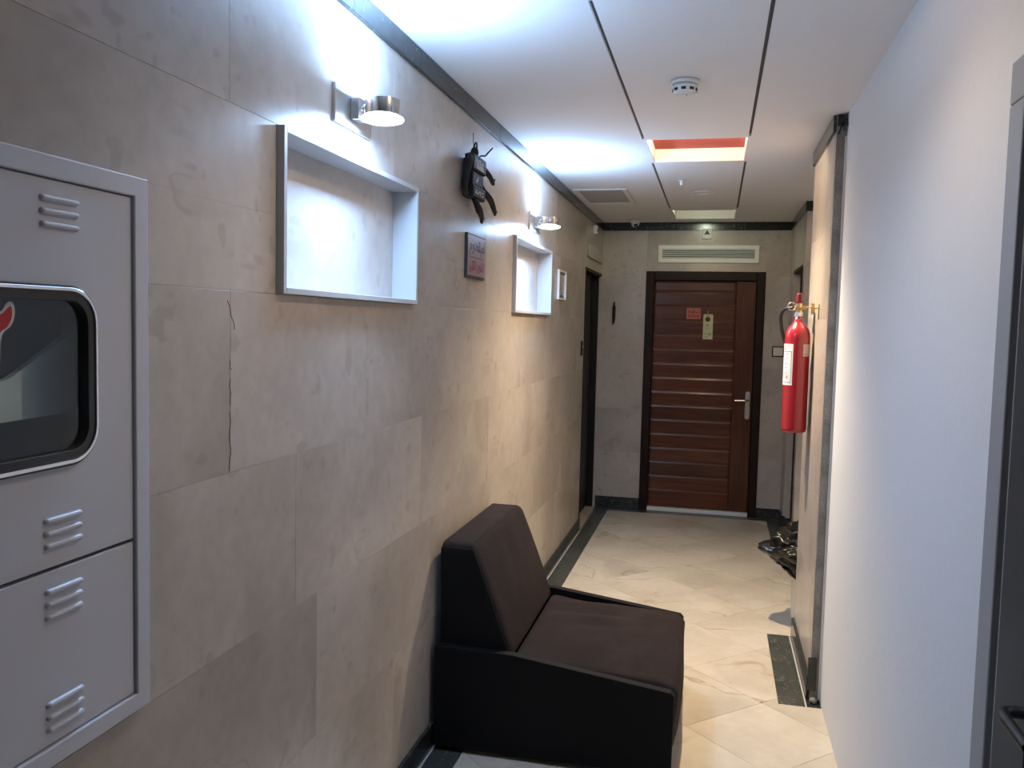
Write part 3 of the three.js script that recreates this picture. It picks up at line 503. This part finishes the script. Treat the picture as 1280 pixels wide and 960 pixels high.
// ---------------------------------------------------------------- pink floor sign, framed notice, plaques and switches on the left wall
const stroke = (x, c, w, segs) => { x.strokeStyle = c; x.fillStyle = c; x.lineWidth = w; x.lineCap = 'round'; x.lineJoin = 'round'; for (const s of segs) { x.beginPath(); if (s.dot) { x.arc(s.dot[0], s.dot[1], w * 0.75, 0, 7); x.fill(); continue; } if (s.loop) { x.ellipse(...s.loop, 0, 0, 7); x.stroke(); continue; } x.moveTo(s[0], s[1]); for (let i = 2; i + 3 < s.length; i += 4) x.quadraticCurveTo(s[i], s[i + 1], s[i + 2], s[i + 3]); x.stroke(); } };
{
  const t = thing('floor_sign', 'pink sign with dark Persian lettering and black edge below the black sculpture', 'sign', [XL, 1.874, -3.485]);
  mesh('board', box(0, 0.012, -0.09, 0.09, -0.137, 0.137, 0.0015), M.blackPlastic, t);
  const tex = canvasTexture(540, 350, (x, w, h) => {
    const g = '#937c82'; x.fillStyle = g; x.fillRect(0, 0, w, h);
    // first line, read from the right: ta, be, qaf, he; dal, vav, mim
    stroke(x, '#1c1733', 21, [[500, 30, 498, 80, 497, 122], { loop: [480, 104, 40, 19] }, [440, 122, 415, 124, 405, 120], [405, 92, 407, 118, 395, 122], { dot: [404, 156] }, [395, 122, 372, 124, 360, 122], { loop: [352, 94, 17, 17] }, [366, 106, 366, 122, 340, 122], { dot: [338, 50] }, { dot: [366, 50] }, [340, 122, 310, 124, 300, 118], { loop: [290, 98, 22, 22] }, [310, 108, 290, 122, 276, 118],
      [236, 62, 262, 108, 214, 122], { loop: [170, 96, 18, 18] }, [187, 100, 180, 148, 146, 152], { loop: [98, 98, 20, 19] }, [118, 108, 98, 122, 82, 112, 64, 112, 66, 172]]);
    x.fillStyle = '#2a1018'; x.fillRect(60, 184, 420, 8);
    stroke(x, '#6d0f1e', 17, [[490, 226, 488, 262, 489, 296], [462, 222, 462, 296, 430, 296], [430, 296, 425, 270, 428, 262], [428, 292, 410, 300, 392, 294], [392, 226, 390, 262, 391, 296], { loop: [352, 268, 14, 14] }, [366, 276, 362, 312, 334, 318], [306, 262, 300, 296, 276, 306], [250, 226, 250, 262, 249, 296], [220, 224, 222, 290, 190, 296], { loop: [172, 270, 15, 15] }, { dot: [160, 232] }, { dot: [186, 232] }, [188, 284, 180, 298, 140, 296], [132, 226, 134, 290, 112, 296], [112, 296, 72, 300, 66, 268, 50, 330, 104, 318]]);
  });
  const [g, m] = printed('left', 0.0126, -0.13, 0.134, -0.079, 0.083, tex, 0.35); mesh('sign_face', g, m, t);
}
{
  const t = thing('framed_notice', 'small white framed notice on the marble wall near the dark left doorway', 'notice', [XL, 1.86, -5.565]);
  const w = 0.135, h = 0.095; mesh('frame', [box(0, 0.014, h - 0.012, h, -w, w, 0.002), box(0, 0.014, -h, -h + 0.012, -w, w, 0.002), box(0, 0.0139, -h + 0.012, h - 0.012, w - 0.02, w, 0.002), box(0, 0.0139, -h + 0.012, h - 0.012, -w, -w + 0.02, 0.002)], M.white, t);
  const tex = canvasTexture(256, 180, (x, a, b) => { x.fillStyle = '#b9b5ae'; x.fillRect(0, 0, a, b); x.fillStyle = '#5a5650'; x.fillRect(0, 0, a, 20); x.fillRect(0, b - 22, a, 22); x.fillStyle = '#8f8b84'; for (let i = 0; i < 7; i++) x.fillRect(40 + (i % 3) * 10, 40 + i * 14, 170 - (i % 4) * 24, 3); });
  const [g, m] = printed('left', 0.004, -w + 0.015, w - 0.015, -h + 0.01, h - 0.01, tex, 0.3); mesh('sheet', g, m, t);
}
{
  const t = thing('door_plaque', 'long pale plaque on the wall above the dark left doorway', 'plaque', [XL, 2.195, -7.1]);
  mesh('board', box(0, 0.014, -0.055, 0.055, -0.41, 0.41, 0.003), mat([0.42, 0.39, 0.36], 0.4), t); mesh('rim', [box(0, 0.018, 0.05, 0.058, -0.414, 0.414, 0.001), box(0, 0.018, -0.058, -0.05, -0.414, 0.414, 0.001)], mat([0.34, 0.32, 0.3], 0.4), t);
  const s = thing('wall_sensor', 'tiny white sensor box under the cornice above the left doorway', 'sensor', [XL, 2.378, -7.0]);
  mesh('housing', box(0, 0.03, -0.032, 0.032, -0.026, 0.026, 0.004), M.white, s); const l = new THREE.SphereGeometry(0.012, 14, 10); l.scale(0.5, 1, 1); mesh('lens', moved(l.toNonIndexed(), 0.03, -0.008, 0), M.blackPlastic, s);
  const k = thing('door_bell', 'slim dark bell plate on the marble wall beside the left doorway', 'doorbell', [XL, 1.43, -6.5]);
  mesh('plate', box(0, 0.012, -0.055, 0.055, -0.02, 0.02, 0.003), M.blackMetal, k); const b = cyl(0.009, 0.009, 0.006, 18); b.rotateZ(Math.PI / 2); mesh('button', moved(b, 0.014, 0.01, 0), M.satin, k);
}
// ---------------------------------------------------------------- on the far wall and its door
{
  const t = thing('air_grille', 'long white air grille with dark horizontal slats above the brown door', 'grille', [-0.092, 2.232, ZF]);
  const w = 0.418, h = 0.074; mesh('frame', [box(-w, w, h - 0.032, h, 0, 0.018, 0.003), box(-w, w, -h, -h + 0.036, 0, 0.018, 0.003), box(-w, -w + 0.035, -h + 0.036, h - 0.032, 0, 0.0179, 0.003), box(w - 0.035, w, -h + 0.036, h - 0.032, 0, 0.0179, 0.003)], M.white, t);
  mesh('back_plate', box(-w + 0.03, w - 0.03, -h + 0.03, h - 0.028, 0, 0.002, 0), M.blackPlastic, t);
  for (let i = 0; i < 5; i++) { const g = box(-w + 0.035, w - 0.035, -0.0015, 0.0015, -0.007, 0.007, 0.0005); g.rotateX(0.6); g.translate(0, -0.031 + i * 0.0165, 0.011); mesh('slat', g, M.white, t); }
  const s = thing('arrow_plate', 'small white square plate with a black upward arrow under the cornice', 'sign', [-0.106, 2.402, ZF + 0.012]);
  mesh('plate', box(-0.04, 0.04, -0.043, 0.043, -0.012, 0.012, 0.004), M.white, s);
  const ar = new THREE.Shape([[-0.026, -0.012], [0, 0.03], [0.026, -0.012], [0, -0.006]].map((p) => new THREE.Vector2(...p))), ag = new THREE.ExtrudeGeometry(ar, { depth: 0.001, bevelEnabled: false }); ag.translate(0, 0.002, 0.0118); mesh('arrow', ag, M.blackPlastic, s);
  const c = thing('security_camera', 'small white dome camera on the ceiling in front of the far cornice', 'camera', [-0.7, H, -7.4]);
  mesh('housing', lathe([[0.0001, 0], [0.05, 0], [0.05, -0.012], [0.043, -0.02], [0.0001, -0.02]], 32), M.white, c); const e = new THREE.SphereGeometry(0.034, 24, 16); e.translate(0, -0.026, 0); mesh('eyeball', e, M.white, c);
  const le = cyl(0.017, 0.017, 0.016, 22); le.rotateX(Math.PI / 2 - 0.5); mesh('lens', moved(le, 0.008, -0.042, 0.026), M.blackPlastic, c);
  const d = thing('door_number_sign', 'small orange-red sign with dark markings on the end door left of the hanger', 'sign', [-0.193, 1.727, DZ]);
  mesh('board', box(-0.064, 0.062, -0.05, 0.05, 0, 0.006, 0.001), M.blackPlastic, d);
  const tex = canvasTexture(250, 200, (x, w, h) => { x.fillStyle = '#b8503a'; x.fillRect(0, 0, w, h); stroke(x, '#35100c', 13, [[226, 30, 224, 60, 226, 84], [200, 84, 170, 92, 160, 60], { loop: [120, 66, 18, 16] }, [96, 84, 70, 92, 60, 50], { dot: [110, 26] }, [40, 34, 42, 80, 24, 86], [224, 120, 222, 150, 200, 166], [190, 130, 160, 170, 130, 160], [120, 120, 118, 150, 90, 166], { dot: [70, 130] }, [70, 160, 40, 172, 26, 130], { dot: [214, 184] }]); x.strokeStyle = '#d98a70'; x.lineWidth = 7; x.strokeRect(6, 6, w - 12, h - 12); });
  const [g, m] = printed('far', 0.0066, -0.059, 0.057, -0.045, 0.045, tex, 0.4); mesh('sign_face', g, m, d);
  const hg = thing('door_hanger', 'pale yellow door hanger card with a hand hole hung on the end door', 'door hanger', [-0.07, 1.617, DZ]);
  const sh = new THREE.Shape([[-0.041, -0.108], [0.041, -0.108], [0.041, 0.098], [0.033, 0.107], [-0.033, 0.107], [-0.041, 0.098]].map((p) => new THREE.Vector2(...p))), ho = new THREE.Path(); ho.absellipse(-0.004, 0.064, 0.021, 0.021, 0, Math.PI * 2, true); sh.holes.push(ho);
  const cg = new THREE.ExtrudeGeometry(sh, { depth: 0.0014, bevelEnabled: false }); cg.translate(0, 0, 0.004); const uvp = cg.attributes.uv; for (let i = 0; i < uvp.count; i++) uvp.setXY(i, (uvp.getX(i) + 0.041) / 0.082, (uvp.getY(i) + 0.108) / 0.215);
  mesh('card', cg, mat([1, 1, 1], 0.5, { map: canvasTexture(164, 430, (x, w, h) => { x.fillStyle = '#cbc79c'; x.fillRect(0, 0, w, h); x.fillStyle = '#3c3a26'; x.beginPath(); x.arc(72, 184, 13, 0, 7); x.fill(); x.fillRect(30, 330, 20, 14); x.fillRect(92, 322, 8, 50); x.fillRect(112, 336, 26, 10); x.fillRect(118, 324, 8, 44); x.fillRect(36, 384, 46, 6); x.fillStyle = '#9c9870'; x.fillRect(36, 232, 96, 6); x.fillRect(44, 250, 80, 5); }) }), hg);
  mesh('hook', tube([[-0.004, 0.086, 0.002], [-0.004, 0.088, 0.012], [-0.004, 0.115, 0.014], [-0.004, 0.13, 0.006], [-0.004, 0.132, 0.0]], 0.0025, 20, 7), M.satin, hg);
  const wk = thing('wall_hook', 'slim dark wooden hook on the stone wall left of the end door', 'hook', [-0.876, 1.72, ZF]);
  mesh('stem', taperTube([[0, 0.095, 0.004], [0, 0.05, 0.012], [0.001, -0.02, 0.016], [0.001, -0.08, 0.018], [-0.004, -0.098, 0.03]], [0.006, 0.011, 0.012, 0.013, 0.006], 26, 10), M.darkWood, wk); mesh('plate', box(-0.014, 0.014, -0.05, 0.06, 0, 0.005, 0.002), M.darkWood, wk);
  const sw = thing('light_switch', 'switch plate with dark rim on the stone wall right of the end door', 'switch', [0.512, 1.422, ZF]);
  mesh('rim', [box(-0.048, 0.048, 0.036, 0.044, 0, 0.012, 0.001), box(-0.048, 0.048, -0.044, -0.036, 0, 0.012, 0.001), box(-0.048, -0.04, -0.036, 0.036, 0, 0.012, 0.001), box(0.04, 0.048, -0.036, 0.036, 0, 0.012, 0.001)], M.blackMetal, sw);
  mesh('rocker', box(-0.0395, 0.0395, -0.0355, 0.0355, 0, 0.009, 0.002), M.cream, sw);
}
// ---------------------------------------------------------------- on the ceiling
{
  const t = thing('smoke_detector', 'round white smoke detector with dark slots between the ceiling grooves', 'smoke detector', [-0.145, H, -3.27]);
  mesh('base', lathe([[0.0001, 0], [0.052, 0], [0.052, -0.01], [0.05, -0.015], [0.0001, -0.015]], 44), M.white, t);
  mesh('body', lathe([[0.0001, -0.015], [0.046, -0.015], [0.046, -0.028], [0.043, -0.034], [0.0425, -0.04], [0.036, -0.048], [0.02, -0.052], [0.0001, -0.053]], 44), M.white, t);
  for (let k = 0; k < 9; k++) { const a = k * Math.PI * 2 / 9 + 0.45, g = new RoundedBoxGeometry(0.0035, 0.010, 0.017, 2, 0.0016); g.translate(0.0435, -0.0355, 0); g.rotateY(a); mesh('slot', g, M.blackPlastic, t); }
  const led = new THREE.SphereGeometry(0.0022, 10, 8); led.translate(0.008, -0.0525, 0.01); mesh('indicator', led, M.darkRed, t);
  const h = thing('ceiling_hatch', 'flush square access hatch with pale frame in the ceiling beside the left cornice', 'hatch', [-0.782, H, -6.04]);
  const w = 0.178, d = 0.325; mesh('frame', [box(-w, w, -0.008, 0.0, d - 0.03, d, 0.002), box(-w, w, -0.008, 0, -d, -d + 0.02, 0.002), box(-w, -w + 0.03, -0.0079, 0, -d + 0.02, d - 0.03, 0.002), box(w - 0.03, w, -0.0079, 0, -d + 0.02, d - 0.03, 0.002)], M.white, h);
  mesh('panel', box(-w + 0.032, w - 0.032, -0.003, 0, -d + 0.022, d - 0.034, 0.001), mat([0.46, 0.45, 0.44], 0.7), h);
  const r = thing('ceiling_disc', 'flat round white cover on the ceiling in front of the farthest recess', 'cover', [-0.118, H, -5.9]);
  mesh('rim', lathe([[0.06, 0], [0.073, 0], [0.073, -0.006], [0.066, -0.009], [0.06, -0.006], [0.06, 0]], 40), M.white, r); mesh('cover', lathe([[0.0001, -0.004], [0.058, -0.004], [0.058, 0], [0.0001, 0]], 40), M.ceiling, r);
  const p = thing('sprinkler', 'small white sprinkler nozzle hanging from the ceiling beside the round cover', 'sprinkler', [-0.24, H, -5.42]);
  mesh('body', lathe([[0.0001, 0], [0.02, 0], [0.018, -0.006], [0.011, -0.008], [0.011, -0.03], [0.0001, -0.03]], 24), M.white, p); mesh('pipe', lathe([[0.0001, -0.03], [0.004, -0.03], [0.004, -0.05], [0.009, -0.052], [0.009, -0.055], [0.0001, -0.055]], 20), M.satin, p);
}
// ---------------------------------------------------------------- fire extinguisher on the stone corner
{
  const t = thing('fire_extinguisher', 'tall slim red fire extinguisher with white label hung on the stone corner', 'fire extinguisher', [0.381, 1.112, -4.35]);
  mesh('cylinder', lathe([[0.0001, 0.004], [0.03, 0.0], [0.05, 0.001], [0.057, 0.008], [0.0585, 0.02], [0.0585, 0.455], [0.0565, 0.475], [0.05, 0.495], [0.038, 0.512], [0.026, 0.524], [0.02, 0.538], [0.019, 0.556], [0.0001, 0.556]], 56), M.red, t);
  const label = (a0, a1, y0, y1, tex, name) => { const g = new THREE.CylinderGeometry(0.0592, 0.0592, y1 - y0, 24, 1, true, a0, a1 - a0); g.translate(0, (y0 + y1) / 2, 0); mesh(name, g, mat([1, 1, 1], 0.45, { map: tex }), t); };
  label(-1.75, -0.37, 0.228, 0.425, canvasTexture(256, 512, (x, w, h) => { x.fillStyle = '#d9d9dc'; x.fillRect(0, 0, w, h); x.strokeStyle = '#3d4fa0'; x.lineWidth = 7; x.strokeRect(20, 96, w - 44, h - 130); x.fillStyle = '#6d7bb5'; for (let i = 0; i < 13; i++) x.fillRect(44, 124 + i * 24, 150 - (i * 37) % 60, 6); x.fillStyle = '#a88a3a'; x.fillRect(150, 390, 30, 44); x.fillStyle = '#5a5a66'; for (let i = 0; i < 4; i++) x.fillRect(36, 20 + i * 18, 170 - i * 24, 6); }), 'front_label');
  label(0.42, 1.5, 0.368, 0.424, canvasTexture(256, 160, (x, w, h) => { x.fillStyle = '#cfc3bf'; x.fillRect(0, 0, w, h); x.fillStyle = '#8a4a4e'; for (let i = 0; i < 6; i++) x.fillRect(14, 16 + i * 24, 220 - (i * 53) % 80, 7); }), 'side_label');
  const hx = cyl(0.019, 0.021, 0.02, 24); mesh('neck_nut', moved(hx, 0, 0.566, 0), M.satin, t);
  mesh('valve', [moved(cyl(0.015, 0.016, 0.045, 20), 0, 0.596, 0), moved((() => { const g = cyl(0.011, 0.011, 0.06, 16); g.rotateZ(Math.PI / 2); return g; })(), 0.005, 0.598, 0), moved((() => { const g = cyl(0.010, 0.010, 0.04, 16); g.rotateX(Math.PI / 2); return g; })(), 0, 0.592, 0.018)], M.brass, t);
  mesh('handle', [box(-0.012, 0.012, 0.618, 0.668, -0.05, 0.03, 0.008), box(-0.009, 0.009, 0.606, 0.62, -0.07, 0.012, 0.004)], M.darkRed, t);
  mesh('safety_ring', moved(new THREE.TorusGeometry(0.018, 0.0022, 8, 28).toNonIndexed(), -0.034, 0.604, 0.012), M.satin, t);
  mesh('hose', taperTube([[-0.025, 0.598, 0], [-0.06, 0.592, -0.03], [-0.075, 0.56, -0.07], [-0.07, 0.5, -0.075], [-0.05, 0.42, -0.075], [-0.04, 0.34, -0.07]], [0.008, 0.009, 0.0095, 0.0095, 0.009, 0.009], 40, 10), M.rubber, t);
  mesh('horn', moved(lathe([[0.006, 0.36], [0.012, 0.345], [0.016, 0.28], [0.027, 0.1], [0.025, 0.1], [0.01, 0.33], [0.006, 0.36]], 28), -0.02, -0.03, -0.075), M.rubber, t);
  mesh('hanger_rod', [taperTube([[0.02, 0.6, 0], [0.045, 0.603, -0.02], [0.072, 0.603, -0.04]], [0.004, 0.004, 0.004], 16, 8), box(0.062, 0.073, 0.57, 0.622, -0.055, -0.03, 0.002)], M.brass, t);
  const b = thing('wall_bracket', 'small brass bracket screwed to the cream stone wall right of the extinguisher', 'bracket', [XC, 1.69, -4.175]);
  mesh('plate', box(-0.004, 0, -0.034, 0.034, -0.012, 0.012, 0.001), M.brass, b); mesh('arm', [box(-0.022, -0.004, 0.012, 0.018, -0.008, 0.008, 0.001), box(-0.024, -0.02, 0.0, 0.018, -0.008, 0.008, 0.001)], M.brass, b);
}
// ---------------------------------------------------------------- waste bin with its black bag
{
  const t = thing('waste_bin', 'round cream waste bin standing behind the stone corner under a black bag', 'bin', [0.605, 0, -4.86]);
  mesh('bucket', lathe([[0.0001, 0.0], [0.13, 0.0], [0.142, 0.006], [0.147, 0.03], [0.168, 0.47], [0.174, 0.475], [0.174, 0.485], [0.166, 0.485], [0.142, 0.03], [0.0001, 0.02]], 56), M.bin, t);
  const g0 = thing('rubbish_bag', 'crumpled shiny black plastic bag pulled over the rim of the cream bin', 'bag', [0.605, 0.2, -4.86]);
  const na = 150, nt = 64, pos = [], idx = [];
  const facets = (u, v, nu, nv, sd) => {              // crumpled sheet: flat facets that meet in sharp creases, repeats around
    let a = 9, b = 9, h = 0; const cu = Math.floor(u * nu), cv = Math.floor(v * nv);
    for (let i = -1; i <= 1; i++) for (let j = -1; j <= 1; j++) {
      const x = cu + i, y = cv + j, m = ((x % nu) + nu) % nu, px = x + hash(m, y, sd), py = y + hash(m, y, sd + 1), d = Math.hypot(u * nu - px, v * nv - py);
      if (d < a) { b = a; a = d; h = hash(m, y, sd + 2); } else if (d < b) b = d;
    }
    return Math.min(1, (b - a) * 1.6) * (0.5 + h);
  };
  for (let j = 0; j <= nt; j++) for (let i = 0; i <= na; i++) {
    const a = i / na * Math.PI * 2, s = j / nt, da = Math.atan2(Math.sin(a - 3.0), Math.cos(a - 3.0)), u = i / na;
    const spike = Math.exp(-(da * da) / 0.16), wide = Math.exp(-(da * da) / 0.9), cr = facets(u, s + 0.25 * Math.sin(6.283 * u), 11, 4, 900), c2 = facets(u, s, 23, 9, 930);
    const low = 0.015 + 0.09 * wide + 0.03 * (cr - 0.5), top = 0.375 - 0.05 * wide, y = s < 0.82 ? low + (top - low) * (s / 0.82) : top - 0.08 * ((s - 0.82) / 0.18);
    const q = Math.min(1, s / 0.82), hump = Math.pow(Math.sin(Math.PI * (q * 0.9 + 0.06)), 1.2), tip = Math.exp(-Math.pow((q - 0.55) / 0.2, 2));
    let r = s < 0.82 ? 0.179 + 0.045 * hump + 0.045 * wide * hump + 0.06 * spike * tip : 0.185 - 0.11 * ((s - 0.82) / 0.18);
    r += (s < 0.82 ? 1 : 0.5) * (0.03 * (cr - 0.35) + 0.012 * (c2 - 0.4)); if (s < 0.8) r = Math.max(r, 0.1765);
    pos.push(r * Math.cos(a), y + (s > 0.6 ? 0.018 * (cr - 0.4) : 0), r * Math.sin(a));
  }
  for (let j = 0; j < nt; j++) for (let i = 0; i < na; i++) { const a = j * (na + 1) + i, b = a + 1, c = a + na + 1, d = c + 1; idx.push(a, b, c, b, d, c); }
  let g = new THREE.BufferGeometry(); g.setAttribute('position', new THREE.Float32BufferAttribute(pos, 3)); g.setIndex(idx); g.computeVertexNormals(); mesh('bag_skin', metreUV(g), M.bag, g0);
}
// ---------------------------------------------------------------- loose wires in the broken corner under the ceiling, rubble below
{
  const t = thing('loose_wires', 'bundle of cut dark wires sticking out of the broken wall corner under the ceiling', 'wires', [0.478, 2.46, ZC0 + 0.012]);
  for (const [a, b, c] of [[[-0.02, 0.03, 0], [0, 0.02, 0.02], [0.012, 0.034, 0.03]], [[-0.016, 0.015, 0], [-0.008, -0.01, 0.018], [-0.018, -0.045, 0.014]], [[0, 0.01, 0], [0.012, 0.004, 0.024], [0.014, -0.012, 0.026]], [[-0.01, 0.022, 0], [0.006, 0.012, 0.022], [0.004, -0.03, 0.012]], [[-0.018, 0.0, 0], [-0.004, 0.006, 0.02], [0.016, 0.016, 0.02]]]) mesh('wire', tube([a, b, c], 0.0036, 14, 7), M.blackPlastic, t);
  mesh('conduit', box(-0.022, 0.004, -0.01, 0.036, 0, 0.012, 0.003), M.blackPlastic, t);
  const r = thing('plaster_lump', 'small lump of broken white plaster on the floor at the foot of the wall corner', 'rubble', [0.468, 0, ZC0 + 0.04]);
  const g = new THREE.IcosahedronGeometry(0.015, 3), p = g.attributes.position; for (let i = 0; i < p.count; i++) { const k = 0.75 + 0.6 * fbm(p.getX(i) * 12 + 1, p.getZ(i) * 12 + p.getY(i) * 9 + 1, 5, 5, 3, 60); p.setXYZ(i, p.getX(i) * k, Math.max(0, p.getY(i) * k * 0.8 + 0.012), p.getZ(i) * k); } g.computeVertexNormals(); mesh('lump', g, M.mortar, r);
}
renderer.render(scene, camera);
